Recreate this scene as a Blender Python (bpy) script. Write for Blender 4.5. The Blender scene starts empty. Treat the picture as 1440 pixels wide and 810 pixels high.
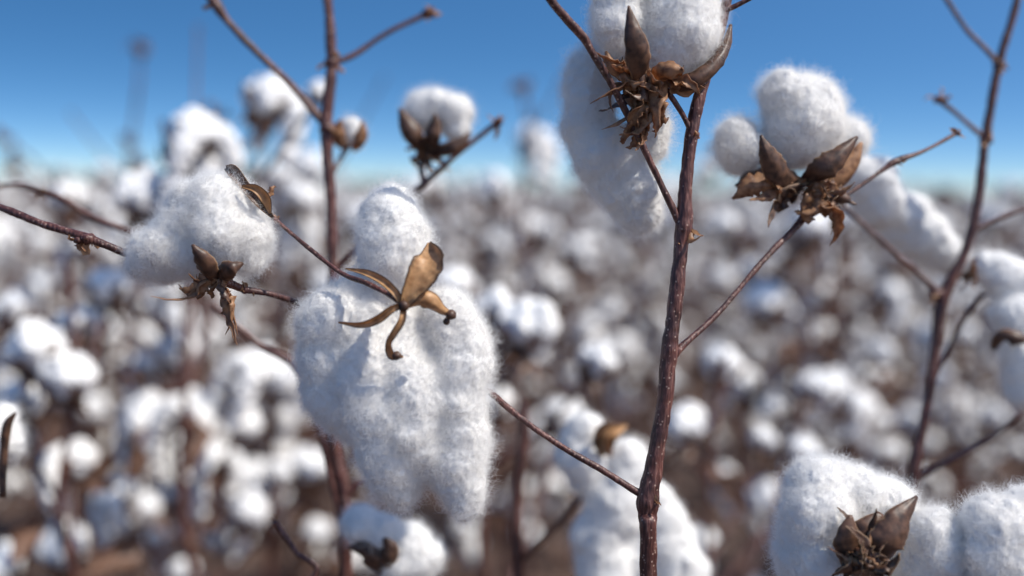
import bpy, math, random
import numpy as np
from mathutils import Vector, Matrix, noise, Euler

random.seed(7); np.random.seed(7)
scene = bpy.context.scene
V = Vector
# ------------------------------------------------------------------ camera
CAM = V((0, 0, 1.0))
PITCH = math.radians(-5.75); ROLL = math.radians(0.9)
R = Euler((math.radians(90) + PITCH, 0, 0)).to_matrix() @ Matrix.Rotation(ROLL, 3, 'Z')
RIGHT, UP, FWD = R @ V((1, 0, 0)), R @ V((0, 1, 0)), R @ V((0, 0, -1))
cd = bpy.data.cameras.new("camera"); cam = bpy.data.objects.new("camera", cd)
scene.collection.objects.link(cam); scene.camera = cam
cam.matrix_world = Matrix.Translation(CAM) @ R.to_4x4()
cd.lens = 35; cd.sensor_width = 36; cd.clip_start = 0.02; cd.clip_end = 3000
cd.dof.use_dof = True; cd.dof.focus_distance = 0.55; cd.dof.aperture_fstop = 1.9
cd.dof.aperture_blades = 0
FPX = 1400.0
def P(px, py, d):
    """survey point: metres in front of the tripod -> world"""
    return CAM + FWD * d + RIGHT * ((px - 720) / FPX * d) + UP * ((405 - py) / FPX * d)

# ------------------------------------------------------------------ materials
def newmat(name):
    m = bpy.data.materials.new(name); m.use_nodes = True
    nt = m.node_tree; nt.nodes.clear()
    return m, nt, nt.nodes, nt.links
def N(nodes, t, **kw):
    n = nodes.new(t)
    for k, v in kw.items(): setattr(n, k, v)
    return n
def ramp(nodes, stops):
    r = nodes.new('ShaderNodeValToRGB'); e = r.color_ramp.elements
    while len(e) < len(stops): e.new(0.5)
    for i, (p, c) in enumerate(stops): e[i].position = p; e[i].color = (*c, 1)
    return r

def mat_lint(name, hero):
    m, nt, nd, lk = newmat(name)
    out = N(nd, 'ShaderNodeOutputMaterial')
    tc = N(nd, 'ShaderNodeTexCoord')
    n1 = N(nd, 'ShaderNodeTexNoise'); n1.inputs['Scale'].default_value = 60; n1.inputs['Detail'].default_value = 4
    lk.new(tc.outputs['Object'], n1.inputs['Vector'])
    r = ramp(nd, [(0.3, (0.87, 0.85, 0.82)), (0.55, (0.92, 0.905, 0.88))])
    lk.new(n1.outputs['Fac'], r.inputs['Fac'])
    d = N(nd, 'ShaderNodeBsdfDiffuse')
    lk.new(r.outputs['Color'], d.inputs['Color'])
    if hero:
        t = N(nd, 'ShaderNodeBsdfTranslucent'); x = N(nd, 'ShaderNodeMixShader'); x.inputs[0].default_value = 0.14
        lk.new(r.outputs['Color'], t.inputs['Color'])
        n2 = N(nd, 'ShaderNodeTexNoise'); n2.inputs['Scale'].default_value = 800; n2.inputs['Detail'].default_value = 4
        n2.inputs['Roughness'].default_value = 0.7; n2.inputs['Distortion'].default_value = 2.5
        lk.new(tc.outputs['Object'], n2.inputs['Vector'])
        bp = N(nd, 'ShaderNodeBump'); bp.inputs['Strength'].default_value = 0.45; bp.inputs['Distance'].default_value = 0.0007
        lk.new(n2.outputs['Fac'], bp.inputs['Height']); lk.new(bp.outputs['Normal'], d.inputs['Normal'])
        lk.new(d.outputs[0], x.inputs[1]); lk.new(t.outputs[0], x.inputs[2]); lk.new(x.outputs[0], out.inputs[0])
    else:
        lk.new(d.outputs[0], out.inputs[0])
    return m
LINT = mat_lint("cotton_lint", True); LINT_FAR = mat_lint("cotton_lint_plain", False)

def mat_fuzz():
    m, nt, nd, lk = newmat("cotton_fibre")
    out = N(nd, 'ShaderNodeOutputMaterial')
    d = N(nd, 'ShaderNodeBsdfDiffuse'); t = N(nd, 'ShaderNodeBsdfTranslucent'); x = N(nd, 'ShaderNodeMixShader')
    for s in (d, t): s.inputs['Color'].default_value = (0.96, 0.945, 0.92, 1)
    x.inputs[0].default_value = 0.5
    lk.new(d.outputs[0], x.inputs[1]); lk.new(t.outputs[0], x.inputs[2]); lk.new(x.outputs[0], out.inputs[0])
    return m
FUZZ = mat_fuzz()

def mat_bark():
    m, nt, nd, lk = newmat("cotton_stem_bark")
    out = N(nd, 'ShaderNodeOutputMaterial'); b = N(nd, 'ShaderNodeBsdfPrincipled')
    tc = N(nd, 'ShaderNodeTexCoord')
    mp = N(nd, 'ShaderNodeMapping'); mp.inputs['Scale'].default_value = (1, 1, 0.18)
    lk.new(tc.outputs['Object'], mp.inputs['Vector'])
    n1 = N(nd, 'ShaderNodeTexNoise'); n1.inputs['Scale'].default_value = 700; n1.inputs['Detail'].default_value = 5
    lk.new(mp.outputs[0], n1.inputs['Vector'])
    n3 = N(nd, 'ShaderNodeTexNoise'); n3.inputs['Scale'].default_value = 45; n3.inputs['Detail'].default_value = 4
    lk.new(tc.outputs['Object'], n3.inputs['Vector'])
    r1 = ramp(nd, [(0.3, (0.040, 0.016, 0.014)), (0.5, (0.100, 0.040, 0.032)), (0.74, (0.24, 0.13, 0.105))])
    r3 = ramp(nd, [(0.35, (0.55, 0.50, 0.50)), (0.65, (1.25, 1.1, 1.05))])
    lk.new(n1.outputs['Fac'], r1.inputs['Fac']); lk.new(n3.outputs['Fac'], r3.inputs['Fac'])
    mx = N(nd, 'ShaderNodeMix', data_type='RGBA', blend_type='MULTIPLY'); mx.inputs[0].default_value = 1
    lk.new(r1.outputs[0], mx.inputs[6]); lk.new(r3.outputs[0], mx.inputs[7])
    vo = N(nd, 'ShaderNodeTexVoronoi'); vo.inputs['Scale'].default_value = 330
    lk.new(tc.outputs['Object'], vo.inputs['Vector'])
    rv = ramp(nd, [(0.12, (1, 1, 1)), (0.25, (0, 0, 0))])
    lk.new(vo.outputs['Distance'], rv.inputs['Fac'])
    mx2 = N(nd, 'ShaderNodeMix', data_type='RGBA'); mx2.inputs[7].default_value = (0.36, 0.24, 0.19, 1)
    lk.new(rv.outputs[0], mx2.inputs[0]); lk.new(mx.outputs[2], mx2.inputs[6])
    lk.new(mx2.outputs[2], b.inputs['Base Color']); b.inputs['Roughness'].default_value = 0.42
    b.inputs['Specular IOR Level'].default_value = 0.5
    bp = N(nd, 'ShaderNodeBump'); bp.inputs['Strength'].default_value = 0.8; bp.inputs['Distance'].default_value = 0.0008
    lk.new(n1.outputs['Fac'], bp.inputs['Height']); lk.new(bp.outputs[0], b.inputs['Normal'])
    lk.new(b.outputs[0], out.inputs[0])
    return m
BARK = mat_bark()

def mat_bur(name, mid, dark, edge, transl, e0=.84):
    m, nt, nd, lk = newmat(name)
    out = N(nd, 'ShaderNodeOutputMaterial'); b = N(nd, 'ShaderNodeBsdfPrincipled')
    at = N(nd, 'ShaderNodeAttribute', attribute_name='cross')
    tc = N(nd, 'ShaderNodeTexCoord')
    n1 = N(nd, 'ShaderNodeTexNoise'); n1.inputs['Scale'].default_value = 220; n1.inputs['Detail'].default_value = 6
    lk.new(tc.outputs['Object'], n1.inputs['Vector'])
    r = ramp(nd, [(0.32, dark), (0.62, mid)])
    lk.new(n1.outputs['Fac'], r.inputs['Fac'])
    re = ramp(nd, [(e0, (0, 0, 0)), (1.0, (1, 1, 1))])
    lk.new(at.outputs['Fac'], re.inputs['Fac'])
    mx = N(nd, 'ShaderNodeMix', data_type='RGBA'); mx.inputs[7].default_value = (*edge, 1)
    lk.new(re.outputs[0], mx.inputs[0]); lk.new(r.outputs[0], mx.inputs[6])
    lk.new(mx.outputs[2], b.inputs['Base Color']); b.inputs['Roughness'].default_value = 0.45
    bp = N(nd, 'ShaderNodeBump'); bp.inputs['Strength'].default_value = 0.5; bp.inputs['Distance'].default_value = 0.0005
    lk.new(n1.outputs['Fac'], bp.inputs['Height']); lk.new(bp.outputs[0], b.inputs['Normal'])
    t = N(nd, 'ShaderNodeBsdfTranslucent'); x = N(nd, 'ShaderNodeMixShader'); x.inputs[0].default_value = transl
    lk.new(mx.outputs[2], t.inputs['Color'])
    lk.new(b.outputs[0], x.inputs[1]); lk.new(t.outputs[0], x.inputs[2]); lk.new(x.outputs[0], out.inputs[0])
    return m
BUR_TAN = mat_bur("boll_carpel_tan", (0.74, 0.45, 0.22), (0.44, 0.23, 0.10), (0.07, 0.032, 0.018), 0.4, .78)
BUR_DARK = mat_bur("boll_carpel_dark", (0.15, 0.075, 0.045), (0.04, 0.021, 0.015), (0.38, 0.24, 0.14), 0.15, .9)
BRACT = mat_bur("dry_bract", (0.60, 0.34, 0.18), (0.22, 0.095, 0.05), (0.40, 0.21, 0.11), 0.45)
LEAF = mat_bur("dry_leaf", (0.25, 0.135, 0.085), (0.11, 0.058, 0.038), (0.12, 0.06, 0.04), 0.25)

def mat_soil():
    m, nt, nd, lk = newmat("soil")
    out = N(nd, 'ShaderNodeOutputMaterial'); b = N(nd, 'ShaderNodeBsdfPrincipled')
    tc = N(nd, 'ShaderNodeTexCoord')
    n1 = N(nd, 'ShaderNodeTexNoise'); n1.inputs['Scale'].default_value = 3; n1.inputs['Detail'].default_value = 8
    n2 = N(nd, 'ShaderNodeTexNoise'); n2.inputs['Scale'].default_value = 40; n2.inputs['Detail'].default_value = 6
    for n in (n1, n2): lk.new(tc.outputs['Object'], n.inputs['Vector'])
    r = ramp(nd, [(0.3, (0.075, 0.045, 0.033)), (0.7, (0.14, 0.088, 0.065))])
    r2 = ramp(nd, [(0.35, (0.6, 0.6, 0.6)), (0.7, (1.3, 1.25, 1.2))])
    lk.new(n1.outputs['Fac'], r.inputs[0]); lk.new(n2.outputs['Fac'], r2.inputs[0])
    mx = N(nd, 'ShaderNodeMix', data_type='RGBA', blend_type='MULTIPLY'); mx.inputs[0].default_value = 1
    lk.new(r.outputs[0], mx.inputs[6]); lk.new(r2.outputs[0], mx.inputs[7]); lk.new(mx.outputs[2], b.inputs['Base Color'])
    b.inputs['Roughness'].default_value = 0.95
    bp = N(nd, 'ShaderNodeBump'); bp.inputs['Strength'].default_value = 0.8; bp.inputs['Distance'].default_value = 0.03
    lk.new(n2.outputs['Fac'], bp.inputs['Height']); lk.new(bp.outputs[0], b.inputs['Normal'])
    lk.new(b.outputs[0], out.inputs[0])
    return m
SOIL = mat_soil()
MATS = [LINT_FAR, BARK, BUR_TAN, BUR_DARK, BRACT, LEAF, LINT]
MI = {m.name: i for i, m in enumerate(MATS)}

# ------------------------------------------------------------------ mesh builder
class MB:
    def __init__(s): s.v = []; s.f = []; s.m = []; s.c = []; s.n = 0
    def add(s, v, f, mat, c=None):
        v = np.asarray(v, dtype=np.float64).reshape(-1, 3); f = np.asarray(f, dtype=np.int64)
        if len(f) == 0: return
        s.v.append(v); s.f.append(f + s.n); s.m.append(np.full(len(f), MI[mat.name]))
        s.c.append(np.zeros(len(v)) if c is None else np.asarray(c, dtype=np.float64)); s.n += len(v)
    def merge(s, o, M=None):
        if not o.v: return
        V_ = np.vstack(o.v)
        if M is not None:
            A = np.array(M); V_ = V_ @ A[:3, :3].T + A[:3, 3]
        s.v.append(V_); s.c.append(np.concatenate(o.c))
        for f, m in zip(o.f, o.m): s.f.append(f + s.n); s.m.append(m)
        s.n += len(V_)
    def mesh(s, name):
        me = bpy.data.meshes.new(name)
        v = np.vstack(s.v)
        lens = np.concatenate([np.full(len(f), f.shape[1]) for f in s.f])
        idx = np.concatenate([f.ravel() for f in s.f])
        me.vertices.add(len(v)); me.vertices.foreach_set('co', v.ravel())
        me.loops.add(len(idx)); me.loops.foreach_set('vertex_index', idx.astype(np.int32))
        me.polygons.add(len(lens))
        me.polygons.foreach_set('loop_start', np.concatenate([[0], np.cumsum(lens)[:-1]]).astype(np.int32))
        for mt in MATS: me.materials.append(mt)
        me.polygons.foreach_set('material_index', np.concatenate(s.m).astype(np.int32))
        me.polygons.foreach_set('use_smooth', np.ones(len(lens), dtype=bool))
        me.update(calc_edges=True); me.validate()
        a = me.attributes.new('cross', 'FLOAT', 'POINT')
        if len(me.vertices) == len(v): a.data.foreach_set('value', np.concatenate(s.c).astype(np.float32))
        return me
    def obj(s, name, parent=None, solid=0):
        o = bpy.data.objects.new(name, s.mesh(name)); scene.collection.objects.link(o)
        if parent: o.parent = parent
        if solid:
            md = o.modifiers.new('thickness', 'SOLIDIFY'); md.thickness = solid; md.offset = 0
        return o
def empty(name, loc=(0, 0, 0)):
    e = bpy.data.objects.new(name, None); e.empty_display_size = 0.1
    scene.collection.objects.link(e); return e

def catmull(pts, n):
    pts = np.asarray(pts, float)
    if len(pts) == 2: pts = np.vstack([pts[0], (pts[0] + pts[1]) / 2, pts[1]])
    p = np.vstack([2 * pts[0] - pts[1], pts, 2 * pts[-1] - pts[-2]])
    k = len(pts) - 1; out = []
    for t in np.linspace(0, k, n):
        i = min(int(t), k - 1); u = t - i
        a, b, c, d = p[i], p[i + 1], p[i + 2], p[i + 3]
        out.append(0.5 * ((2 * b) + (-a + c) * u + (2 * a - 5 * b + 4 * c - d) * u * u + (-a + 3 * b - 3 * c + d) * u ** 3))
    return np.array(out)

def tube(mb, pts, rad, step=0.004, seg=12, rough=0.08, mat=None):
    pts = np.asarray(pts, float); rad = np.asarray(rad, float)
    L = np.linalg.norm(np.diff(pts, axis=0), axis=1).sum()
    n = max(4, min(400, int(L / step)))
    q = catmull(np.hstack([pts, rad[:, None]]), n); c = q[:, :3]; r = np.abs(q[:, 3])
    T = np.gradient(c, axis=0); T /= np.linalg.norm(T, axis=1)[:, None] + 1e-12
    nrm = np.cross(T[0], [0.3, 0.9, 0.2]); nrm /= np.linalg.norm(nrm)
    vs = []
    for i in range(n):
        nrm = nrm - T[i] * nrm.dot(T[i]); nrm /= np.linalg.norm(nrm); b = np.cross(T[i], nrm)
        for k in range(seg):
            a = 2 * math.pi * k / seg; d = nrm * math.cos(a) + b * math.sin(a)
            rr = r[i]
            if rough:
                p = c[i] + d * r[i]
                rr *= 1 + rough * (noise.noise(V(p * 240)) + 1.4 * noise.noise(V(p * 70)))
            vs.append(c[i] + d * rr)
    f = []
    for i in range(n - 1):
        for k in range(seg):
            a = i * seg + k; b2 = i * seg + (k + 1) % seg
            f.append((a, b2, b2 + seg, a + seg))
    mb.add(vs, f, mat or BARK)
    cap = [(k, (k + 1) % seg, seg) for k in range(seg)]
    mb.add(vs[:seg] + [c[0] - T[0] * r[0] * 0.5], cap, mat or BARK)
    mb.add(vs[(n - 1) * seg:n * seg] + [c[-1] + T[-1] * r[-1] * 0.6], cap, mat or BARK)

def ribbon(mb, pts, wid, hint, cup=0.25, mat=None, n=18, m=8, ragged=0.0, twist=0.0, seed=0):
    pts = np.asarray(pts, float); wid = np.asarray(wid, float)
    q = catmull(np.hstack([pts, wid[:, None]]), n); c = q[:, :3]; w = np.abs(q[:, 3])
    T = np.gradient(c, axis=0); T /= np.linalg.norm(T, axis=1)[:, None] + 1e-12
    h = np.asarray(hint, float); vs = []; cr = []
    for i in range(n):
        nn = h - T[i] * h.dot(T[i]); nn /= np.linalg.norm(nn) + 1e-9; b = np.cross(T[i], nn)
        a = twist * i / n; nn, b = nn * math.cos(a) + b * math.sin(a), b * math.cos(a) - nn * math.sin(a)
        for k in range(m + 1):
            s = -1 + 2 * k / m
            ww = w[i] / 2
            if ragged: ww *= max(.15, 1 + ragged * noise.noise(V((i * 0.9 + seed * 7.3, (s > 0) * 9.1, seed * 1.7))) * 2.0)
            wr = (0.05 + .15 * ragged) * w[i] * noise.noise(V((i * 0.45, s * 2, seed * 3.1)))
            vs.append(c[i] + b * s * ww + nn * (cup * w[i] * s * s + wr)); cr.append(abs(s))
    f = [(i * (m + 1) + k, i * (m + 1) + k + 1, (i + 1) * (m + 1) + k + 1, (i + 1) * (m + 1) + k) for i in range(n - 1) for k in range(m)]
    mb.add(vs, f, mat or BUR_DARK, cr)

import bmesh
def ico(sub):
    bm = bmesh.new(); bmesh.ops.create_icosphere(bm, subdivisions=sub, radius=1)
    v = np.array([x.co[:] for x in bm.verts]); f = np.array([[y.index for y in x.verts] for x in bm.faces]); bm.free(); return v, f
ICO3, ICO2, ICO1 = ico(3), ico(2), ico(1)

def remesh_union(spheres, voxel, smooth=6, tmpl=ICO3):
    vs = []; fs = []; k = 0
    for c, r in spheres:
        vs.append(tmpl[0] * np.asarray(r) + np.asarray(c)); fs.append(tmpl[1] + k); k += len(tmpl[0])
    me = bpy.data.meshes.new('tmp'); me.from_pydata(np.vstack(vs).tolist(), [], np.vstack(fs).tolist()); me.update()
    ob = bpy.data.objects.new('tmp', me); scene.collection.objects.link(ob)
    md = ob.modifiers.new('r', 'REMESH'); md.mode = 'VOXEL'; md.voxel_size = voxel
    if smooth:
        sm = ob.modifiers.new('s', 'SMOOTH'); sm.factor = 0.5; sm.iterations = smooth
    dg = bpy.context.evaluated_depsgraph_get()
    res = bpy.data.meshes.new_from_object(ob.evaluated_get(dg))
    bpy.data.objects.remove(ob); bpy.data.meshes.remove(me)
    return res

def lumpy(spheres, rng, k=5, lo=0.3, hi=0.5, sink=.62):
    out = list(spheres)
    for c, r in spheres:
        c = np.asarray(c)
        for _ in range(k):
            d = rng.normal(size=3); d /= np.linalg.norm(d)
            rr = np.mean(r) * rng.uniform(lo, hi)
            out.append((c + d * (np.mean(r) - rr * sink), rr))
    return out

def fuzz(name, co, tri, nrm, n, length, parent, rng, rad=3.8e-5):
    a, b, c = co[tri[:, 0]], co[tri[:, 1]], co[tri[:, 2]]
    ar = np.linalg.norm(np.cross(b - a, c - a), axis=1); ar /= ar.sum()
    t = rng.choice(len(tri), n, p=ar)
    u = rng.random((n, 1)); v = rng.random((n, 1)); sw = (u + v) > 1; u = np.where(sw, 1 - u, u); v = np.where(sw, 1 - v, v)
    p = a[t] + (b[t] - a[t]) * u + (c[t] - a[t]) * v
    nn = nrm[tri[t, 0]]
    pj = p + rng.normal(size=p.shape) * .0007
    def cells(sz):
        cell = np.floor(pj / sz).astype(np.int64); return (cell[:, 0] * 73856093 ^ cell[:, 1] * 19349663 ^ cell[:, 2] * 83492791) & 1023
    tb = rng.normal(size=(1024, 3)); tb /= np.linalg.norm(tb, axis=1)[:, None]
    lt = rng.lognormal(-.1, .5, (1024, 1))
    rd = rng.normal(size=(n, 3)); rd /= np.linalg.norm(rd, axis=1)[:, None]
    d = nn * rng.uniform(0.2, 1.1, (n, 1)) + rd * 0.6 + tb[cells(.0035)] * .6; d /= np.linalg.norm(d, axis=1)[:, None]
    dot = (d * nn).sum(1, keepdims=True); d = np.where(dot < .05, d - nn * (dot - .1), d)
    cu = np.cross(d, rng.normal(size=(n, 3))); cu /= np.linalg.norm(cu, axis=1)[:, None] + 1e-9
    ln = np.minimum(length * rng.lognormal(-0.15, 0.45, (n, 1)) * lt[cells(.0028)], length * 2.6); K = 6
    pts = np.zeros((n, K, 3)); amp = rng.uniform(0.1, 0.8, (n, 1))
    for k in range(K):
        s = k / (K - 1)
        pts[:, k] = p - nn * 0.0003 + d * ln * s + cu * ln * amp * math.sin(s * 3.6) * 0.6 - nn * ln * amp * s * s * 0.35
    R_ = np.tile(np.linspace(1, 0.35, K), n) * rad
    hc = bpy.data.hair_curves.new(name); hc.add_curves([K] * n)
    if 'position' in hc.attributes: hc.attributes['position'].data.foreach_set('vector', pts.astype(np.float32).ravel())
    else: hc.points.foreach_set('position', pts.astype(np.float32).ravel())
    ra = hc.attributes.get('radius') or hc.attributes.new('radius', 'FLOAT', 'POINT')
    ra.data.foreach_set('value', R_.astype(np.float32))
    hc.materials.append(FUZZ)
    o = bpy.data.objects.new(name, hc); scene.collection.objects.link(o); o.parent = parent
    return o

def lint(name, chains, d, parent, seed, voxel=0.0012, nf=15000, flen=0.0043, amp=1.0, k=2, xyz=(1, 1, .75)):
    rng = np.random.default_rng(seed); sph = []
    for ch in chains:
        pts = np.array([list(P(a, b, d + o / 1000)) + [r / FPX * d] for a, b, o, r in ch])
        if len(pts) == 1: seq = pts
        else:
            L = np.linalg.norm(np.diff(pts[:, :3], axis=0), axis=1).sum(); n = max(len(pts), int(L / (pts[:, 3].mean() * 0.35)))
            tt = np.linspace(0, len(pts) - 1, n)
            seq = np.array([np.interp(tt, np.arange(len(pts)), pts[:, j]) for j in range(4)]).T
        for s in seq:
            sph.append((s[:3] + rng.normal(size=3) * s[3] * 0.05, s[3] * rng.uniform(0.92, 1.03)))
    sph = lumpy(sph, rng, k=k, lo=.25, hi=.5, sink=.70)
    me = remesh_union(sph, voxel, 10)
    nv = len(me.vertices); co = np.zeros(nv * 3); me.vertices.foreach_get('co', co); co = co.reshape(-1, 3)
    nr = np.zeros(nv * 3); me.vertex_normals.foreach_get('vector', nr); nr = nr.reshape(-1, 3)
    off = seed * 3.7; disp = np.zeros(nv)
    for i in range(nv):
        p = V(co[i]); w = noise.noise_vector(p * 60) * 0.005
        p = V((p.x + off, p.y, p.z * xyz[2])) + w
        disp[i] = 0.0034 * noise.noise(p * 40) + 0.0010 * noise.noise(p * 110) + 0.0009 * noise.noise(p * 260) + 0.0009 * noise.noise(p * 480) + 0.0006 * noise.noise(p * 850)
    co = co + nr * (disp * amp)[:, None]
    me.vertices.foreach_set('co', co.ravel()); me.update(); me.name = name
    me.materials.clear(); me.materials.append(LINT)
    me.polygons.foreach_set('use_smooth', np.ones(len(me.polygons), dtype=bool))
    o = bpy.data.objects.new(name, me); scene.collection.objects.link(o); o.parent = parent
    me.calc_loop_triangles(); tri = np.zeros(len(me.loop_triangles) * 3, dtype=np.int32); me.loop_triangles.foreach_get('vertices', tri); tri = tri.reshape(-1, 3)
    me.vertex_normals.foreach_get('vector', (nr := np.zeros(nv * 3))); nr = nr.reshape(-1, 3)
    if nf:
        fuzz(name + "_fibres", co, tri, nr, nf, flen, parent, rng)
        fuzz(name + "_stray_fibres", co, tri, nr, nf // 50, flen * 1.5, parent, rng, 2.4e-5)
    return o

def TP(mb, lst, d, seg=12, step=0.004, ground=False, rough=0.13):
    pts = [list(P(a, b, d + o / 1000)) for a, b, o, r in lst]; rad = [r * .86 / FPX * d for *_, r in lst]
    if ground:
        p = pts[-1]; pts.append([p[0] + 0.01, p[1] + 0.02, p[2] * 0.5]); rad.append(rad[-1] * 1.1)
        pts.append([p[0] + 0.02, p[1] + 0.03, -0.02]); rad.append(rad[-1] * 1.2)
    tube(mb, pts, rad, step, seg, rough)
def RB(mb, lst, d, cup=0.25, mat=None, hint=None, **kw):
    pts = [list(P(a, b, d + o / 1000)) for a, b, o, r in lst]; w = [r / FPX * d for *_, r in lst]
    ribbon(mb, pts, w, hint if hint is not None else -FWD, cup, mat, **kw)
def node(mb, px, py, off, d, r, seed=0):
    rng = np.random.default_rng(seed + int(px)); c = np.array(P(px, py, d + off / 1000)); rr = r * .85 / FPX * d
    v = ICO2[0].copy()
    for i in range(len(v)): v[i] *= 1 + 0.35 * noise.noise(V(v[i] * 1.8) + V((seed + px, 0, 0)))
    mb.add(v * rr * np.array([1, 1, 0.8]) + c, ICO2[1], BARK)
    for j in range(4):
        dr = rng.normal(size=3); dr /= np.linalg.norm(dr)
        p0 = c + dr * rr * 0.7; p1 = c + dr * rr * 1.5 + rng.normal(size=3) * rr * 0.3; p2 = p1 + dr * rr * 0.3 + rng.normal(size=3) * rr * 0.5
        ribbon(mb, [p0, p1, p2], [rr * .9, rr * .8, rr * .1], rng.normal(size=3), 0.3, BRACT, n=8, m=4, ragged=0.4, seed=j)
def bracts(mb, px, py, off, d, n, lpx, ang, seed, mat=None, wfac=0.4, spread=0.5):
    rng = np.random.default_rng(seed); c = np.array(P(px, py, d + off / 1000)); s = d / FPX
    Rr, U, F = np.array(RIGHT), np.array(UP), np.array(FWD)
    for j in range(n):
        a = math.radians(rng.uniform(*ang)); z = rng.uniform(-spread, spread)
        dr = Rr * math.cos(a) + U * math.sin(a) + F * z; dr /= np.linalg.norm(dr)
        L = lpx * s * rng.uniform(0.6, 1.2); cv = rng.normal(size=3) * L * 0.4
        st = c + rng.normal(size=3) * 4 * s
        p = [st, st + dr * L * 0.3 + cv * 0.3, st + dr * L * 0.6 + cv * 0.2, st + dr * L * 0.85 + cv * 0.6, st + dr * L * 0.9 + cv * 1.0]
        w = L * wfac * rng.uniform(0.4, 1.2)
        ribbon(mb, p, [w * 0.4, w, w * 0.9, w * 0.4, w * 0.03], rng.normal(size=3), rng.uniform(0.15, 0.55), mat if mat else (BRACT if rng.random() < 0.8 else BUR_DARK), n=20, m=6, ragged=0.6, twist=rng.uniform(-2.2, 2.2), seed=seed * 10 + j)

# ------------------------------------------------------------------ generic bolls
def boll_template(seed, kind, voxel=0.0035):
    rng = np.random.default_rng(seed); mb = MB(); sph = []
    nl = rng.integers(4, 6); ph0 = rng.uniform(0, 6)
    for i in range(nl):
        ph = ph0 + i * 2 * math.pi / nl + rng.uniform(-.2, .2); d = np.array([math.cos(ph), math.sin(ph), 0])
        rr = rng.uniform(0.015, 0.021)
        if kind == 'round' or i > 1:
            hh = rng.uniform(.8, 1.3)
            sph += [(d * 0.014 + [0, 0, 0.012], rr * .8), (d * 0.020 + [0, 0, 0.026 * hh], rr), (d * 0.014 + [0, 0, 0.040 * hh], rr * .75)]
        else:
            L = rng.uniform(0.05, 0.11)
            for t in np.linspace(0, 1, 7):
                sph.append((d * (0.02 + 0.022 * math.sin(t * 2.2)) + [0, 0, 0.028 - L * t * t], rr * (1.0 - .25 * t)))
    sph = lumpy(sph, rng, 2)
    me = remesh_union(sph, voxel, 3, ICO2)
    co = np.zeros(len(me.vertices) * 3); me.vertices.foreach_get('co', co); co = co.reshape(-1, 3)
    for i in range(len(co)):
        p = V(co[i]) + V((seed, 0, 0)); co[i] += np.array(noise.noise_vector(p * 80)) * 0.004 + np.array(noise.noise_vector(p * 240)) * 0.0014
    q = [list(p.vertices) for p in me.polygons if len(p.vertices) == 4]
    mb.add(co, q, LINT_FAR); bpy.data.meshes.remove(me)
    for i in range(nl):
        ph = ph0 + (i + .5) * 2 * math.pi / nl; d = np.array([math.cos(ph), math.sin(ph), 0])
        b = rng.uniform(.9, 1.15)
        ribbon(mb, [[0, 0, -0.004], d * 0.018 + [0, 0, -0.002], d * 0.036 * b + [0, 0, 0.012], d * 0.043 * b + [0, 0, 0.030 * b]],
               [0.008, 0.018, 0.017, 0.001], np.array([0, 0, 1.]) - d * .4, 0.3, BUR_DARK if rng.random() < .6 else LEAF, n=8, m=4, seed=seed + i)
    for i in range(7):
        ph = rng.uniform(0, 6.28); d = np.array([math.cos(ph), math.sin(ph), 0])
        ribbon(mb, [[0, 0, -0.006], d * 0.02 + [0, 0, -0.008], d * 0.036 + [0, 0, rng.uniform(-.034, .0)]],
               [0.006, 0.02, 0.001], rng.normal(size=3), 0.3, LEAF, n=7, m=3, ragged=.6, seed=seed + i)
    return mb
BOLLS = [boll_template(10 + i, 'round' if i % 2 else 'droop') for i in range(8)]
NEARB = [boll_template(30 + i, 'round' if i % 2 else 'droop', 0.002) for i in range(4)]
def lowboll(seed):
    rng = np.random.default_rng(seed); mb = MB()
    for i in range(3):
        a = rng.uniform(0, 6.28)
        mb.add(ICO1[0] * rng.uniform(.016, .026, 3) + [math.cos(a) * .016, math.sin(a) * .016, .02 + rng.uniform(-.02, .01)], ICO1[1], LINT_FAR)
    mb.add(ICO1[0] * [.028, .028, .016] + [0, 0, -.008], ICO1[1], LEAF)
    return mb
LOWB = [lowboll(i) for i in range(4)]

def place(mb, tmpl, p, axis, size, spin):
    q = V((0, 0, 1)).rotation_difference(V(axis).normalized())
    M = Matrix.Translation(V(p)) @ q.to_matrix().to_4x4() @ Matrix.Rotation(spin, 4, 'Z') @ Matrix.Scale(size, 4)
    mb.merge(tmpl, M)

def leaf(mb, p, L, rng, n=7, m=4):
    d = rng.normal(size=3); d[2] = -abs(d[2]); d /= np.linalg.norm(d)
    ribbon(mb, [p, p + d * L * .5 + rng.normal(size=3) * L * .15, p + d * L + rng.normal(size=3) * L * .3], [L * .3, L * .7, L * .1], rng.normal(size=3), .45, LEAF, n=n, m=m, ragged=.6, seed=int(rng.integers(99)))

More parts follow.
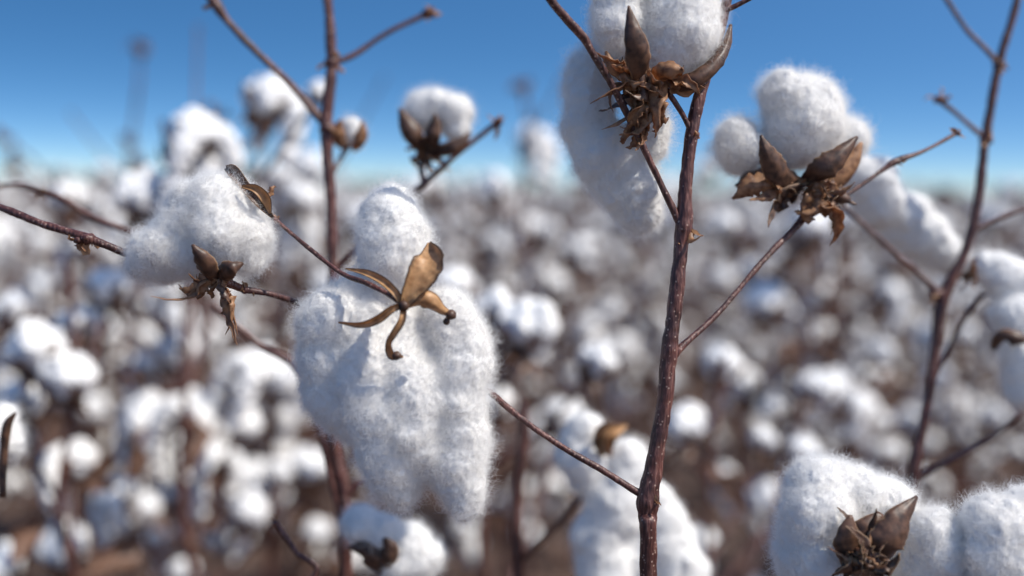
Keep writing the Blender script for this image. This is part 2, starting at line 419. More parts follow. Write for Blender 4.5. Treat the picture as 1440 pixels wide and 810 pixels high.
def gen_plant(seed, low=False, H=None):
    rng = np.random.default_rng(seed); mb = MB()
    H = H or rng.uniform(0.76, 1.0); lean = rng.normal(size=2) * 0.05
    def S(z): t = z / H; return np.array([lean[0] * t * t + .008 * math.sin(z * 25 + seed), lean[1] * t * t + .008 * math.cos(z * 21), z])
    zs = np.linspace(-0.02, H, 4 if low else 10)
    tube(mb, [S(z) for z in zs], np.linspace(0.0075, 0.003, len(zs)), 0.3 if low else 0.04, 4 if low else 6, 0)
    z = 0.18; a = rng.uniform(0, 6.28); T = LOWB if low else BOLLS
    while z < H:
        a += 2.4 + rng.uniform(-.4, .4); t = z / H
        L = rng.uniform(.1, .30) * (1.15 - .6 * t); el = rng.uniform(.45, 1.0)
        dr = np.array([math.cos(a), math.sin(a), 0]); p0 = S(z); pe = p0 + dr * L * math.cos(el) + [0, 0, L * math.sin(el)]
        pm = (p0 + pe) / 2 + rng.normal(size=3) * .012 - [0, 0, .01]
        tube(mb, [p0, pm, pe], [.0035, .003, .0022], 0.3 if low else .03, 3 if low else 5, 0)
        def boll(p, s=1):
            ax = dr * rng.uniform(.1, .8) + [0, 0, 1]; place(mb, T[rng.integers(len(T))], p, ax, s * rng.uniform(.55, 1.0), rng.uniform(0, 6))
        if rng.random() < (.76 if t < .85 else .6): boll(pe)
        else: mb.add(ICO1[0] * .010 + pe, ICO1[1], LEAF)
        if rng.random() < .34: boll(pm + [0, 0, .01], .85)
        for _ in range(4 if not low else 3):
            if rng.random() < .75: leaf(mb, p0 + (pe - p0) * rng.random(), rng.uniform(.025, .05) * (1.3 if low else 1), rng, *((7, 4) if not low else (4, 2)))
        z += rng.uniform(.042, .068) * (1.25 if low else 1)
    if not low:
        for _ in range(12):
            q = np.array([*(rng.normal(size=2) * .2), .012 + rng.random() * .02]); leaf(mb, q, rng.uniform(.025, .045), rng)
    return mb

# ------------------------------------------------------------------ ground
bm = bmesh.new()
xs = np.concatenate([[-1500, -300, -60], np.linspace(-12, 12, 90), [60, 300, 1500]]); ys = np.concatenate([[-300, -30], np.linspace(-4, 18, 90), [60, 300, 2500]])
gv = [[bm.verts.new((x, y, (0.03 * noise.noise(V((x * 2.2, y * 2.2, 0))) + 0.015 * noise.noise(V((x * 9, y * 9, 3)))) if abs(x) < 12 and -4 <= y <= 18 else 0)) for y in ys] for x in xs]
for i in range(len(xs) - 1):
    for j in range(len(ys) - 1): bm.faces.new((gv[i][j], gv[i + 1][j], gv[i + 1][j + 1], gv[i][j + 1]))
gm = bpy.data.meshes.new('ground'); bm.to_mesh(gm); bm.free(); gm.materials.append(SOIL)
g = bpy.data.objects.new('ground', gm); scene.collection.objects.link(g)

# ------------------------------------------------------------------ field
field = empty('cotton_field')
PL = [gen_plant(100 + i).mesh('field_cotton_plant') for i in range(10)]
rng = np.random.default_rng(5)
def patch(seed):
    r = np.random.default_rng(seed); mb = MB()
    base = [gen_plant(seed * 50 + j, True) for j in range(6)]
    for ix in range(3):
        for iy in range(10):
            M = Matrix.Translation((ix * 1.0 - 1 + r.normal() * .12, iy * .3 - 1.35 + r.normal() * .06, 0)) @ Matrix.Rotation(r.uniform(0, 6.28), 4, 'Z') @ Matrix.Scale(r.uniform(.88, 1.08), 4)
            mb.merge(base[r.integers(6)], M)
    return mb.mesh('field_cotton_patch')
PATCH = [patch(s) for s in (1, 2, 3, 4)]
ang = math.radians(-38)
ca, sa = math.cos(ang), math.sin(ang)
cnt = 0
for row in range(-24, 25):
    for st in np.arange(-12, 17, 0.17):
        u = row * 0.82 + 0.25; v = st + rng.uniform(-.05, .05)
        x = u * ca - v * sa + rng.normal() * .07; y = u * sa + v * ca
        if y < 1.5 or y > 12.2 or abs(x) > 0.6 * y + .9: continue
        if y < 1.95 and abs(x) < .35: continue
        o = bpy.data.objects.new('field_plant', PL[rng.integers(len(PL))]); scene.collection.objects.link(o); o.parent = field
        sc = rng.uniform(.80, 1.06)
        o.location = (x, y, 0); o.rotation_euler = (rng.normal() * .05, rng.normal() * .05, rng.uniform(0, 6.28)); o.scale = (sc, sc, sc); cnt += 1
for iy in range(0, 36):
    y = 13.6 + iy * 3
    for ix in range(-28, 29):
        x = ix * 3.0
        if abs(x) > 0.6 * y + 3: continue
        o = bpy.data.objects.new('field_patch', PATCH[rng.integers(4)]); scene.collection.objects.link(o); o.parent = field
        o.location = (x, y, 0); o.rotation_euler = (0, 0, math.pi * rng.integers(2)); sc = rng.uniform(.95, 1.06); o.scale = (1, 1, sc); cnt += 1
print('field instances', cnt)

# ================================================================== plant A (sharp)
A = empty('cotton_plant'); D = 0.56
mb = MB()
TP(mb, [(1034, -60, 0, 8), (1018, 20, 0, 8), (1002, 80, 0, 9), (985, 130, 0, 10), (972, 190, 0, 11), (964, 260, 0, 11), (962, 318, 0, 14), (958, 345, 0, 12), (948, 440, 0, 12.5), (942, 487, 0, 14), (935, 560, 0, 13.5), (921, 650, 0, 14), (911, 700, 0, 18), (911, 745, 0, 14), (911, 830, 0, 14.5)], D, 20, .003, True, .1)
TP(mb, [(740, -50, -45, 7), (778, 5, -38, 7), (818, 50, -30, 7.5), (832, 72, -27, 6), (858, 115, -20, 6), (884, 165, -12, 6), (918, 235, -6, 5.5), (942, 285, -2, 6), (960, 322, 0, 7)], D, 12, .003)
TP(mb, [(975, 192, 0, 6), (962, 165, -3, 4.5), (948, 142, -6, 5), (925, 110, -4, 7), (922, 95, 0, 9)], D, 12, .003)
TP(mb, [(1012, 18, 0, 5), (1035, 8, -2, 4), (1062, -6, -4, 4)], D)
TP(mb, [(948, 498, 0, 8), (962, 484, 2, 6), (1010, 440, 14, 5), (1070, 370, 28, 5.2), (1118, 320, 40, 6), (1132, 304, 42, 8)], D, 12, .003)
TP(mb, [(1128, 310, 40, 5), (1180, 281, 48, 4), (1240, 240, 56, 4), (1260, 227, 58, 6.5), (1300, 212, 64, 3.6), (1348, 186, 72, 4)], D, 10)
node(mb, 1262, 227, 58, D, 7, 1); node(mb, 1346, 187, 72, D, 7, 2)
TP(mb, [(908, 697, 0, 8), (890, 688, 0, 6), (845, 660, 2, 5.2), (790, 628, 4, 5), (735, 590, 8, 5), (680, 545, 18, 5.5), (600, 490, 50, 5), (500, 450, 55, 5), (430, 429, 30, 5), (385, 415, 14, 5.4), (345, 407, 4, 6), (318, 396, 0, 8)], D, 12, .003)
node(mb, 345, 408, 3, D, 8, 3); node(mb, 962, 322, 0, D, 15, 4); node(mb, 911, 702, 0, D, 17, 5); node(mb, 975, 190, 0, D, 11, 8)
TP(mb, [(345, 262, 12, 5), (362, 282, 8, 4), (388, 309, 3, 3.2), (432, 347, -4, 3.4), (480, 384, -16, 4), (515, 398, -28, 4), (548, 415, -36, 4.5), (568, 429, -40, 6)], D, 10, .003)
node(mb, 388, 309, 3, D, 5, 9)
mb.obj('stem', A)
lint('boll_lint', [
    [(550, 286, 8, 25), (545, 312, 4, 43), (555, 345, 2, 54), (562, 385, 4, 44)],
    [(500, 425, 4, 38), (470, 450, 0, 50), (465, 500, 0, 50), (474, 550, 0, 42), (505, 590, 2, 40)],
    [(520, 450, 4, 50), (515, 520, -2, 56), (530, 580, -4, 52), (545, 630, -4, 46), (562, 680, 0, 34), (564, 708, 2, 14)],
    [(560, 470, 12, 60), (580, 540, 0, 64), (592, 600, -2, 56), (606, 645, 2, 36)],
    [(630, 440, 2, 40), (648, 480, 0, 42), (640, 560, -1, 48), (638, 635, 0, 44), (652, 690, 0, 31), (654, 722, 0, 14)],
], D, A, 1, nf=140000)
mb = MB()
RB(mb, [(568, 430, -43, 12), (580, 410, -44, 26), (596, 386, -43, 40), (607, 364, -39, 36), (604, 341, -32, 5)], D, .26, BUR_TAN, seed=1, n=28, m=14, twist=-.35, ragged=.05)
RB(mb, [(568, 430, -43, 10), (588, 420, -46, 20), (606, 424, -45, 24), (622, 436, -40, 13), (638, 444, -36, 5)], D, -.35, BUR_TAN, seed=2, n=24, m=10)
RB(mb, [(568, 430, -43, 7), (556, 412, -43, 10), (538, 396, -39, 11), (515, 385, -33, 9), (486, 378, -26, 2)], D, .4, BUR_TAN, seed=3, n=24, twist=.6)
RB(mb, [(568, 430, -43, 7), (552, 434, -45, 9), (532, 448, -43, 11), (508, 456, -39, 8), (476, 453, -33, 2)], D, .4, BUR_TAN, seed=4, n=24, twist=-.5)
RB(mb, [(568, 430, -43, 7), (566, 450, -46, 9), (556, 468, -45, 9), (548, 482, -42, 8), (552, 498, -40, 12), (567, 501, -39, 3)], D, .4, BUR_TAN, seed=5, n=26, twist=.5)
for (x, y, o, r) in ((634, 443, -38, 6), (558, 500, -42, 5), (568, 430, -45, 6), (628, 452, -37, 4)):
    v = ICO2[0] * r / FPX * D; mb.add(v * (1 + .3 * np.random.rand(len(v), 1)) + np.array(P(x, y, D + o / 1000)), ICO2[1], BUR_DARK)
mb.obj('boll_carpels', A, .0003)
lint('boll_lint_2', [
    [(264, 283, 0, 30), (300, 288, 0, 42), (335, 298, 2, 38)],
    [(312, 330, -8, 42), (345, 337, -4, 38), (352, 350, 0, 28)],
    [(262, 315, 2, 40), (238, 342, -2, 40), (215, 362, 0, 30), (192, 376, 0, 14)],
    [(262, 352, 0, 36), (235, 366, 4, 28)],
], D, A, 2, nf=60000)
mb = MB()
RB(mb, [(300, 400, -14, 14), (292, 385, -25, 28), (284, 366, -32, 24), (270, 344, -33, 3)], D, -.3, BUR_DARK, seed=7, n=18, ragged=.1)
RB(mb, [(308, 400, -14, 14), (312, 386, -23, 26), (325, 376, -28, 22), (342, 370, -22, 4)], D, -.3, BUR_DARK, seed=8, ragged=.1)
RB(mb, [(318, 236, 2, 6), (330, 242, -3, 17), (346, 262, -6, 14), (366, 284, -8, 14), (384, 306, -4, 4)], D, .35, BUR_DARK, seed=9)
RB(mb, [(340, 262, -14, 4), (360, 266, -14, 12), (374, 280, -12, 14), (380, 300, -8, 4)], D, .35, BUR_TAN, seed=10)
bracts(mb, 310, 392, -16, D, 14, 50, (190, 330), 11, wfac=.3)
bracts(mb, 368, 280, -6, D, 5, 18, (20, 100), 12)
mb.obj('boll_carpels_2', A, .0003)
lint('boll_lint_3', [
    [(868, -6, 0, 30), (868, 25, -2, 34), (880, 60, 2, 30)],
    [(950, 0, 4, 48), (962, 30, 0, 58), (955, 62, 0, 50), (930, 80, 4, 34)],
    [(915, -5, 18, 44)], [(1000, 15, 12, 20)],
], D, A, 3, nf=60000)
mb = MB()
RB(mb, [(912, 118, -10, 26), (902, 92, -28, 34), (894, 55, -35, 28), (888, 30, -35, 16), (884, 8, -34, 3)], D, -.2, BUR_DARK, seed=11, n=22, ragged=.1)
RB(mb, [(940, 116, -6, 22), (975, 112, -14, 24), (1005, 90, -12, 20), (1022, 62, -6, 14), (1028, 34, -2, 4)], D, -.3, BUR_DARK, seed=12, n=22, ragged=.1)
RB(mb, [(905, 115, -6, 20), (880, 100, -14, 26), (862, 92, -14, 18), (852, 72, -12, 3)], D, -.3, BRACT, seed=13, ragged=.2)
RB(mb, [(920, 120, -8, 22), (930, 104, -22, 26), (945, 97, -26, 24), (962, 100, -26, 3)], D, -.3, BRACT, seed=13, ragged=.2)
bracts(mb, 915, 112, -14, D, 12, 62, (190, 340), 14, wfac=.5)
bracts(mb, 912, 122, -16, D, 9, 80, (235, 300), 15, mat=BRACT, wfac=.34, spread=.3)
bracts(mb, 905, 160, -10, D, 6, 56, (235, 290), 18, mat=BRACT, wfac=.36, spread=.3)
bracts(mb, 900, 108, -12, D, 5, 52, (160, 200), 16)
bracts(mb, 935, 108, -12, D, 6, 48, (-40, 20), 17)
mb.obj('boll_carpels_3', A, .0003)
lint('hanging_lint', [
    [(850, 85, 30, 32), (832, 115, 30, 36), (828, 160, 28, 36), (842, 205, 26, 39), (870, 250, 26, 42), (898, 285, 26, 39), (908, 308, 26, 18)],
    [(905, 130, 26, 30), (915, 175, 26, 24), (918, 205, 26, 18), (890, 200, 26, 28)],
], D, A, 4, nf=65000, amp=1.4, k=4)
D2 = 0.605
lint('boll_lint_4', [
    [(1108, 140, 0, 38), (1145, 140, 0, 38), (1155, 170, 0, 40), (1125, 175, -2, 52), (1115, 200, 0, 38)],
    [(1038, 195, 4, 30), (1045, 212, 4, 32)], [(1190, 190, 14, 28), (1180, 215, 14, 25)],
], D2, A, 5, nf=60000)
mb = MB()
RB(mb, [(1128, 262, -6, 24), (1100, 245, -22, 36), (1082, 218, -28, 26), (1070, 190, -28, 3)], D2, -.25, BUR_DARK, seed=21, n=20, ragged=.1)
RB(mb, [(1135, 262, -6, 24), (1155, 242, -22, 36), (1178, 222, -24, 30), (1206, 192, -18, 4)], D2, -.25, BUR_DARK, seed=22, n=20, ragged=.1)
RB(mb, [(1140, 268, -2, 22), (1175, 250, -6, 34), (1200, 225, -4, 26), (1212, 200, 0, 4)], D2, -.3, BRACT, seed=23)
RB(mb, [(1120, 262, -8, 16), (1085, 256, -16, 30), (1055, 262, -18, 28), (1030, 280, -14, 4)], D2, -.25, BRACT, seed=24, ragged=.35)
RB(mb, [(1120, 256, -2, 16), (1090, 245, -6, 30), (1055, 250, -4, 22), (1034, 262, 0, 4)], D2, -.25, BUR_DARK, seed=25, ragged=.35)
bracts(mb, 1150, 258, -14, D2, 14, 55, (235, 330), 26, wfac=.5)
bracts(mb, 1130, 255, -8, D2, 6, 60, (175, 215), 27)
mb.obj('boll_carpels_4', A, .0003)

# ================================================================== plant B (left, softer)
B = empty('cotton_plant.001'); DB = .71; mb = MB()
TP(mb, [(458, -60, 0, 8), (461, 0, 0, 8), (466, 90, 0, 9), (459, 180, 0, 10), (466, 300, 0, 9), (468, 400, 0, 10), (468, 600, 0, 11), (484, 700, 0, 10), (488, 840, 0, 11)], DB, 12, .006, True)
TP(mb, [(285, -20, -10, 6), (305, 8, -8, 9), (322, 32, -7, 6), (360, 72, -5, 6), (410, 120, -2, 6), (458, 176, 0, 7)], DB)
TP(mb, [(466, 90, 0, 5), (500, 76, 5, 5), (545, 46, 10, 4.5), (604, 18, 16, 5)], DB)
node(mb, 604, 18, 16, DB, 12, 3); node(mb, 302, 6, -8, DB, 9, 4); node(mb, 461, 180, 0, DB, 14, 4); node(mb, 466, 88, 0, DB, 12, 4)
TP(mb, [(468, 385, 0, 6), (520, 330, 0, 5), (575, 276, 0, 5), (600, 255, 0, 5), (645, 215, 0, 4.5), (700, 172, 0, 4.5)], DB)
node(mb, 700, 172, 0, DB, 9, 5)
TP(mb, [(597, 258, 0, 5), (592, 235, 3, 5), (600, 205, 5, 6)], DB)
TP(mb, [(462, 250, 0, 5), (478, 225, 10, 4), (492, 200, 20, 6)], DB)
TP(mb, [(484, 700, 0, 7), (505, 680, 0, 6), (540, 665, 0, 5)], DB)
TP(mb, [(486, 760, 0, 6), (430, 540, -4, 6), (360, 482, -4, 6), (300, 430, -4, 5)], DB)
TP(mb, [(488, 830, -10, 5), (530, 830, -30, 5), (545, 815, -30, 6)], DB)
mb.obj('stem', B)
lint('boll_lint', [[(596, 158, 4, 28), (615, 150, 0, 22)], [(640, 158, 0, 26), (642, 182, 0, 20)], [(622, 160, 14, 26)]], DB, B, 11, nf=12000, voxel=.002)
lint('boll_lint_2', [[(508, 742, -40, 30), (535, 750, -40, 30)], [(575, 770, -36, 34), (600, 785, -36, 26), (560, 790, -36, 30)]], DB, B, 12, nf=18000, voxel=.002)
lint('boll_lint_3', [[(495, 180, 20, 14), (500, 192, 18, 13)]], DB, B, 13, nf=1500, voxel=.002)
mb = MB()
RB(mb, [(600, 212, 0, 18), (585, 195, -14, 26), (572, 175, -16, 24), (562, 152, -12, 4)], DB, -.3, BUR_DARK, seed=31)
RB(mb, [(602, 212, 0, 18), (606, 195, -16, 24), (610, 178, -18, 18), (612, 160, -18, 4)], DB, -.3, BUR_DARK, seed=32)
RB(mb, [(604, 212, 0, 18), (630, 208, -14, 20), (648, 200, -14, 16), (662, 186, -10, 3)], DB, -.3, BUR_DARK, seed=33)
bracts(mb, 600, 206, 0, DB, 10, 40, (150, 380), 33)
RB(mb, [(548, 812, -44, 18), (530, 790, -54, 34), (515, 775, -56, 30), (490, 770, -52, 4)], DB, -.3, BUR_DARK, seed=34)
RB(mb, [(548, 812, -44, 18), (545, 790, -56, 24), (548, 772, -58, 20), (540, 756, -58, 4)], DB, -.3, BUR_DARK, seed=35)
RB(mb, [(492, 208, 18, 14), (478, 196, 6, 22), (474, 182, 4, 18), (480, 168, 4, 3)], DB, -.3, BRACT, seed=36)
RB(mb, [(494, 208, 18, 14), (500, 200, 4, 20), (508, 188, 2, 18), (510, 170, 4, 3)], DB, -.3, BRACT, seed=37)
bracts(mb, 545, 805, -40, DB, 8, 40, (150, 380), 36)
mb.obj('boll_carpels', B, .0004)

# ================================================================== plant C (right, softer)
C = empty('cotton_plant.002'); DC = .73; mb = MB()
TP(mb, [(1440, -60, 0, 6), (1428, 10, 0, 6), (1405, 90, 0, 7), (1386, 195, 0, 7), (1374, 290, 0, 8), (1355, 360, 0, 8), (1326, 420, 0, 10), (1314, 500, 0, 8), (1300, 590, 0, 8), (1284, 670, 0, 10), (1270, 840, 0, 9)], DC, 12, .006, True)
TP(mb, [(1405, 90, 0, 5), (1385, 68, 0, 4), (1358, 40, 0, 4), (1325, -10, 0, 4)], DC)
TP(mb, [(1388, 196, 0, 5), (1368, 180, 0, 4), (1345, 160, 0, 3.6), (1320, 140, 0, 5)], DC)
node(mb, 1320, 140, 0, DC, 9, 2); node(mb, 1404, 90, 0, DC, 9, 2); node(mb, 1387, 197, 0, DC, 11, 2); node(mb, 1318, 412, 0, DC, 12, 2)
TP(mb, [(1374, 322, 0, 5), (1405, 306, 0, 4), (1460, 288, 0, 4)], DC)
TP(mb, [(1320, 412, 0, 5), (1280, 375, -5, 4), (1240, 340, -8, 4), (1185, 290, -10, 4)], DC)
TP(mb, [(1286, 672, 0, 6), (1350, 640, 0, 5), (1400, 610, 0, 4.5), (1450, 570, 0, 4.5)], DC)
TP(mb, [(1306, 545, 0, 5), (1345, 470, 8, 4), (1375, 420, 8, 4), (1400, 410, 8, 5)], DC)
mb.obj('stem', C)
lint('boll_lint', [[(1200, 234, 25, 24), (1225, 258, 30, 36)], [(1240, 285, 34, 36), (1272, 300, 36, 38)], [(1262, 322, 40, 28), (1300, 330, 38, 38)], [(1325, 350, 40, 34), (1345, 365, 40, 24)]], DC, C, 21, nf=18000, voxel=.002, k=4, amp=1.5)
lint('boll_lint_2', [[(1385, 372, 0, 22), (1405, 388, 0, 34), (1425, 402, 0, 34)], [(1425, 445, -10, 32), (1450, 450, -10, 34)]], DC, C, 22, nf=12000, voxel=.002)
lint('boll_lint_3', [[(1440, 500, -20, 30), (1450, 550, -20, 34)]], DC, C, 23, nf=7000, voxel=.002)
mb = MB()
bracts(mb, 1185, 290, -14, DC, 6, 30, (90, 270), 44); bracts(mb, 1372, 380, -16, DC, 6, 28, (60, 300), 45)
RB(mb, [(1400, 492, -20, 10), (1412, 478, -36, 24), (1430, 476, -40, 20), (1450, 480, -38, 5)], DC, -.3, BUR_DARK, seed=46)
mb.obj('boll_carpels', C, .0004)

# ================================================================== plant D (lower right, sharp)
E = empty('cotton_plant.003'); DD = .555; mb = MB()
TP(mb, [(1228, 775, 6, 9), (1222, 815, 10, 7), (1235, 900, 18, 8), (1250, 1000, 25, 9)], DD, 12, .004, True)
TP(mb, [(1425, 800, -10, 7), (1400, 860, 0, 7), (1330, 930, 15, 7), (1248, 985, 24, 8)], DD)
mb.obj('stem', E)
lint('boll_lint', [
    [(1150, 690, 2, 46), (1146, 735, -4, 52), (1152, 790, 0, 56), (1165, 830, 8, 50)],
    [(1160, 686, 4, 38), (1205, 690, 4, 38), (1245, 700, 10, 32), (1268, 710, 12, 22)],
    [(1215, 745, 22, 40)],
    [(1308, 755, -2, 42), (1320, 775, -2, 48), (1300, 800, 0, 44)],
], DD, E, 31, nf=95000)
lint('boll_lint_2', [[(1395, 735, -16, 40), (1410, 760, -18, 50), (1405, 810, -18, 50)], [(1440, 720, -10, 36)]], DD, E, 32, nf=38000)
mb = MB()
RB(mb, [(1228, 815, -12, 30), (1208, 790, -32, 44), (1196, 758, -37, 40), (1196, 724, -34, 5)], DD, -.2, BUR_DARK, seed=51, n=22, ragged=.12)
RB(mb, [(1228, 815, -12, 30), (1242, 780, -38, 48), (1262, 742, -40, 44), (1290, 698, -30, 4)], DD, -.2, BUR_DARK, seed=52, n=22, ragged=.12)
RB(mb, [(1226, 815, -12, 30), (1226, 780, -32, 50), (1228, 750, -32, 50), (1240, 722, -26, 10)], DD, -.2, BUR_DARK, seed=53, n=22, ragged=.12)
bracts(mb, 1225, 795, -38, DD, 14, 46, (30, 200), 54, mat=BUR_DARK, wfac=.5)
bracts(mb, 1222, 800, -40, DD, 5, 40, (60, 160), 55, mat=BRACT)
mb.obj('boll_carpels', E, .0003)

# ================================================================== plant G (centre, behind main stem)
G = empty('cotton_plant.004'); DG = .76; mb = MB()
TP(mb, [(735, 560, 60, 4), (738, 600, 60, 9), (728, 700, 60, 9), (730, 830, 60, 10)], DG, 12, .006, True)
TP(mb, [(730, 790, 60, 6), (800, 720, 20, 5), (850, 650, 6, 5), (866, 630, 4, 6)], DG)
mb.obj('stem', G)
lint('boll_lint', [
    [(828, 608, 4, 30), (818, 640, 4, 34), (830, 670, 8, 34)],
    [(880, 640, 0, 30), (884, 672, 0, 34), (862, 715, 0, 42), (845, 765, 0, 40), (850, 820, 0, 40)],
    [(925, 700, 6, 24), (935, 750, 6, 34), (955, 800, 6, 40), (965, 850, 6, 36)],
    [(885, 760, 14, 40), (900, 810, 14, 40)],
], DG, G, 41, nf=26000, voxel=.002)
mb = MB()
RB(mb, [(852, 640, -10, 14), (852, 620, -20, 22), (862, 606, -22, 22), (882, 598, -18, 4)], DG, .3, BUR_TAN, seed=61)
RB(mb, [(850, 640, -10, 12), (842, 622, -20, 16), (846, 604, -22, 14), (862, 592, -18, 4)], DG, .3, BUR_DARK, seed=62)
mb.obj('boll_carpels', G, .0004)

# ================================================================== plant F (left edge)
F_ = empty('cotton_plant.005'); DF = .6; mb = MB()
TP(mb, [(-160, 250, 30, 6), (-150, 330, 30, 9), (-140, 600, 30, 10), (-130, 830, 30, 11)], DF, 12, .006, True)
TP(mb, [(-150, 240, 20, 7), (-60, 268, 0, 6), (0, 291, -20, 6), (60, 315, -30, 6), (125, 335, -36, 6.5), (180, 358, -30, 6), (230, 375, -5, 5), (300, 400, 10, 4)], DF, 12, .003)
node(mb, 124, 336, -36, DF, 12, 6); node(mb, 110, 338, -38, DF, 7, 7)
TP(mb, [(-150, 300, 40, 5), (0, 262, 110, 5), (70, 272, 110, 6), (130, 305, 110, 6), (205, 335, 110, 5)], DF)
node(mb, 60, 270, 110, DF, 9, 7)
TP(mb, [(-145, 700, 30, 6), (-40, 660, 60, 5), (2, 640, 60, 5), (8, 600, 60, 4)], DF)
TP(mb, [(-140, 820, 30, 7), (300, 900, 30, 6), (440, 812, 30, 5), (415, 775, 30, 4.5), (388, 735, 30, 5)], DF)
node(mb, 388, 735, 30, DF, 7, 7)
mb.obj('stem', F_)
lint('boll_lint', [[(5, 585, 62, 22), (0, 610, 60, 28), (10, 625, 60, 26)], [(-30, 600, 60, 30)]], DF, F_, 51, nf=8000, voxel=.002)
mb = MB()
RB(mb, [(2, 700, 30, 10), (4, 640, 30, 12), (8, 600, 28, 14), (22, 580, 28, 3)], DF, -.3, BUR_DARK, seed=71)
mb.obj('boll_carpels', F_, .0004)

# ================================================================== mid-distance plants
def plant_auto(idx, sx, d, topy, bolls, twigs=()):
    e = empty('cotton_plant.%03d' % idx); mb = MB(); rg = np.random.default_rng(idx)
    top = np.array(P(sx, topy, d)); base = np.array([top[0] + rg.normal() * .02, top[1] + rg.normal() * .02, -.02])
    def S(z): t = (z - base[2]) / (top[2] - base[2]); return base + (top - base) * t + np.array([.01 * math.sin(z * 17), .008 * math.cos(z * 14), 0])
    zs = np.linspace(base[2], top[2], 8); tube(mb, [S(z) for z in zs], np.linspace(.0075, .0028, 8), .01, 8, .05)
    for (px, py, dd, size, kind) in bolls:
        c = np.array(P(px, py, d + dd))
        q = c - np.array([0, 0, .028 * (size if kind != 'bud' else 0)]); hd = math.hypot(q[0] - top[0], q[1] - top[1])
        p0 = S(max(.1, min(top[2], q[2]) - hd * .8 - .02)); ax = (q - p0) * [1, 1, .3]; ax = ax / (np.linalg.norm(ax) + 1e-6) * .4 + [0, 0, 1]
        tube(mb, [p0, (p0 + q) / 2 - [0, 0, .012], q], [.004, .003, .003], .01, 6, .05)
        if kind == 'bud':
            v = ICO2[0] * .010 * size; mb.add(v + q, ICO2[1], LEAF)
            for j in range(6):
                dr = rg.normal(size=3); dr[2] = abs(dr[2]); dr /= np.linalg.norm(dr)
                ribbon(mb, [q, q + dr * .014 * size, q + dr * .02 * size + rg.normal(size=3) * .004], [.008, .014 * size, .001], rg.normal(size=3), .3, LEAF, n=7, m=3, seed=j)
        else: place(mb, NEARB[kind], q, ax, size * .9, rg.uniform(0, 6))
    for (px, py, dd) in twigs:
        q = np.array(P(px, py, d + dd)); hd = math.hypot(q[0] - top[0], q[1] - top[1]); p0 = S(min(top[2], q[2]) - hd * .8 - .02)
        tube(mb, [p0, (p0 + q) / 2 - [0, 0, .008], q], [.0026, .0022, .0018], .01, 6, .05)
        mb.add(ICO1[0] * .004 + q, ICO1[1], LEAF)
    for j in range(14): leaf(mb, S(rg.uniform(.1, .7)) + rg.normal(size=3) * .07, rg.uniform(.025, .05), rg)
    mb.obj('plant', e)
plant_auto(6, 240, 1.12, 170, [(275, 180, 0, 1.0, 0), (262, 215, .02, 1.0, 2), (210, 265, 0, 1, 1), (372, 130, .08, 1.05, 0), (330, 300, .2, .9, 3), (95, 275, .1, .7, 1), (445, 125, -.05, .4, 1)], [(278, 40, .3)])
plant_auto(7, 90, 1.05, 360, [(60, 480, 0, 1.05, 1), (95, 520, 0, .9, 3), (30, 560, .05, .85, 1), (150, 400, .1, .8, 3), (100, 640, .1, .9, 0), (20, 430, .2, .8, 1), (120, 450, .1, .8, 2)])
plant_auto(8, 190, 1.8, 120, [(198, 72, 0, 1.15, 'bud'), (183, 203, .1, 1.1, 'bud'), (20, 235, .1, 1.1, 'bud'), (230, 330, .1, 1.1, 3), (120, 340, .1, 1., 0)], [(100, 160, 0)])
plant_auto(9, 700, 1.05, 420, [(735, 450, 0, 1.0, 3), (700, 430, .02, .8, 1), (835, 500, 0, .72, 1), (690, 560, .1, .8, 0), (640, 400, .2, .9, 3), (790, 580, .2, .8, 1)])
plant_auto(10, 745, 1.8, 150, [(736, 125, 0, 1.1, 'bud'), (700, 260, 0, 1.0, 3), (600, 260, .1, 1.1, 1), (750, 190, .1, 1.0, 2)], [(790, 110, 0)])
plant_auto(11, 1010, 1.15, 500, [(970, 590, 0, .85, 1), (1015, 510, .1, .85, 3), (1070, 615, .1, .6, 1), (1127, 632, .1, .7, 3), (985, 760, .1, .8, 0), (1140, 540, .3, .8, 1)])
plant_auto(12, 250, 1.3, 480, [(265, 570, 0, 1.0, 0), (340, 590, 0, .7, 1), (300, 640, .1, .9, 0), (345, 710, 0, .8, 1), (200, 600, .1, .9, 2), (100, 760, 0, 1., 1), (10, 790, 0, .9, 3), (250, 490, .1, .9, 3), (350, 510, 0, .9, 2), (430, 650, .1, .9, 1), (170, 690, .1, .9, 0)])
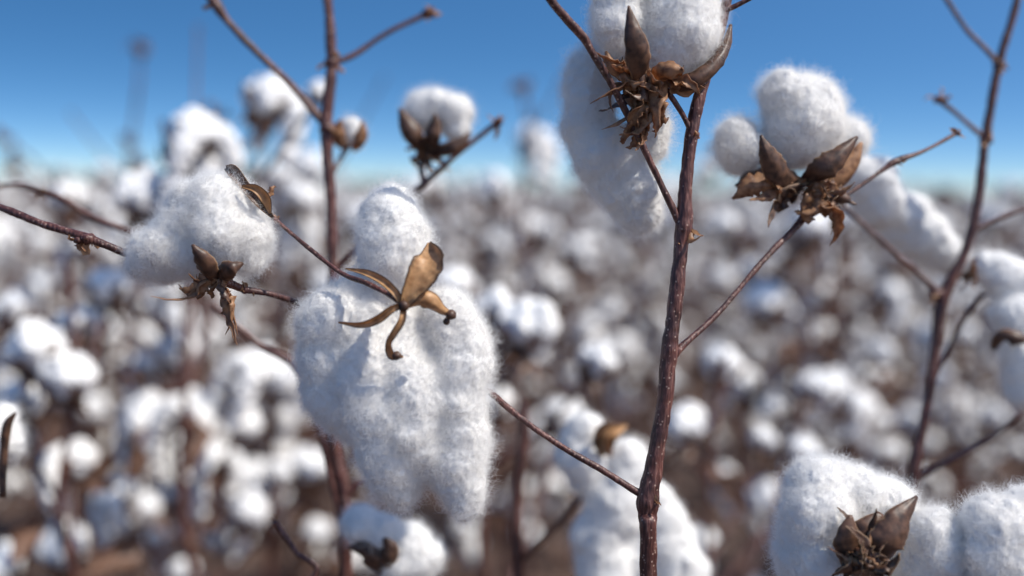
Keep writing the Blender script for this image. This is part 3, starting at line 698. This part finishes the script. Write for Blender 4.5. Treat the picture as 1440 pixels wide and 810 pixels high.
plant_auto(13, 430, 1.9, 200, [(430, 230, 0, 1.2, 1), (395, 260, 0, 1.1, 3), (500, 300, 0, 1.1, 1), (350, 330, 0, 1.1, 0)], [(540, 110, 0)])

# ------------------------------------------------------------------ light
AZ, EL = math.radians(110), math.radians(52)
sd = V((math.sin(AZ) * math.cos(EL), math.cos(AZ) * math.cos(EL), math.sin(EL)))
sl = bpy.data.lights.new('sun', 'SUN'); sl.energy = 5.0; sl.angle = math.radians(.5); sl.color = (1, .95, .87)
so = bpy.data.objects.new('sun', sl); scene.collection.objects.link(so); so.rotation_euler = sd.to_track_quat('Z', 'Y').to_euler(); so.location = (3, 1, 5)
w = bpy.data.worlds.new('World'); scene.world = w; w.use_nodes = True; nt = w.node_tree; nt.nodes.clear(); nd = nt.nodes; lk = nt.links
out = nd.new('ShaderNodeOutputWorld'); bg = nd.new('ShaderNodeBackground'); bg.inputs[1].default_value = .15
sky = nd.new('ShaderNodeTexSky'); sky.sky_type = 'NISHITA'; sky.sun_disc = False; sky.sun_elevation = EL; sky.sun_rotation = AZ
sky.dust_density = .9; sky.air_density = 1.0; sky.ozone_density = 2.4
tc = nd.new('ShaderNodeTexCoord'); mp = nd.new('ShaderNodeMapping'); mp.vector_type = 'POINT'; mp.inputs['Scale'].default_value = (1, 1, 3.7); mp.inputs['Location'].default_value = (0, 0, .04)
vn = nd.new('ShaderNodeVectorMath'); vn.operation = 'NORMALIZE'
lk.new(tc.outputs['Generated'], mp.inputs[0]); lk.new(mp.outputs[0], vn.inputs[0]); lk.new(vn.outputs[0], sky.inputs[0])
hs = nd.new('ShaderNodeHueSaturation'); hs.inputs['Saturation'].default_value = 1.3; hs.inputs['Hue'].default_value = .497; hs.inputs['Value'].default_value = 1.08
lk.new(sky.outputs[0], hs.inputs['Color']); lk.new(hs.outputs[0], bg.inputs[0]); lk.new(bg.outputs[0], out.inputs[0])
scene.view_settings.view_transform = 'Standard'; scene.view_settings.look = 'None'; scene.view_settings.exposure = 0
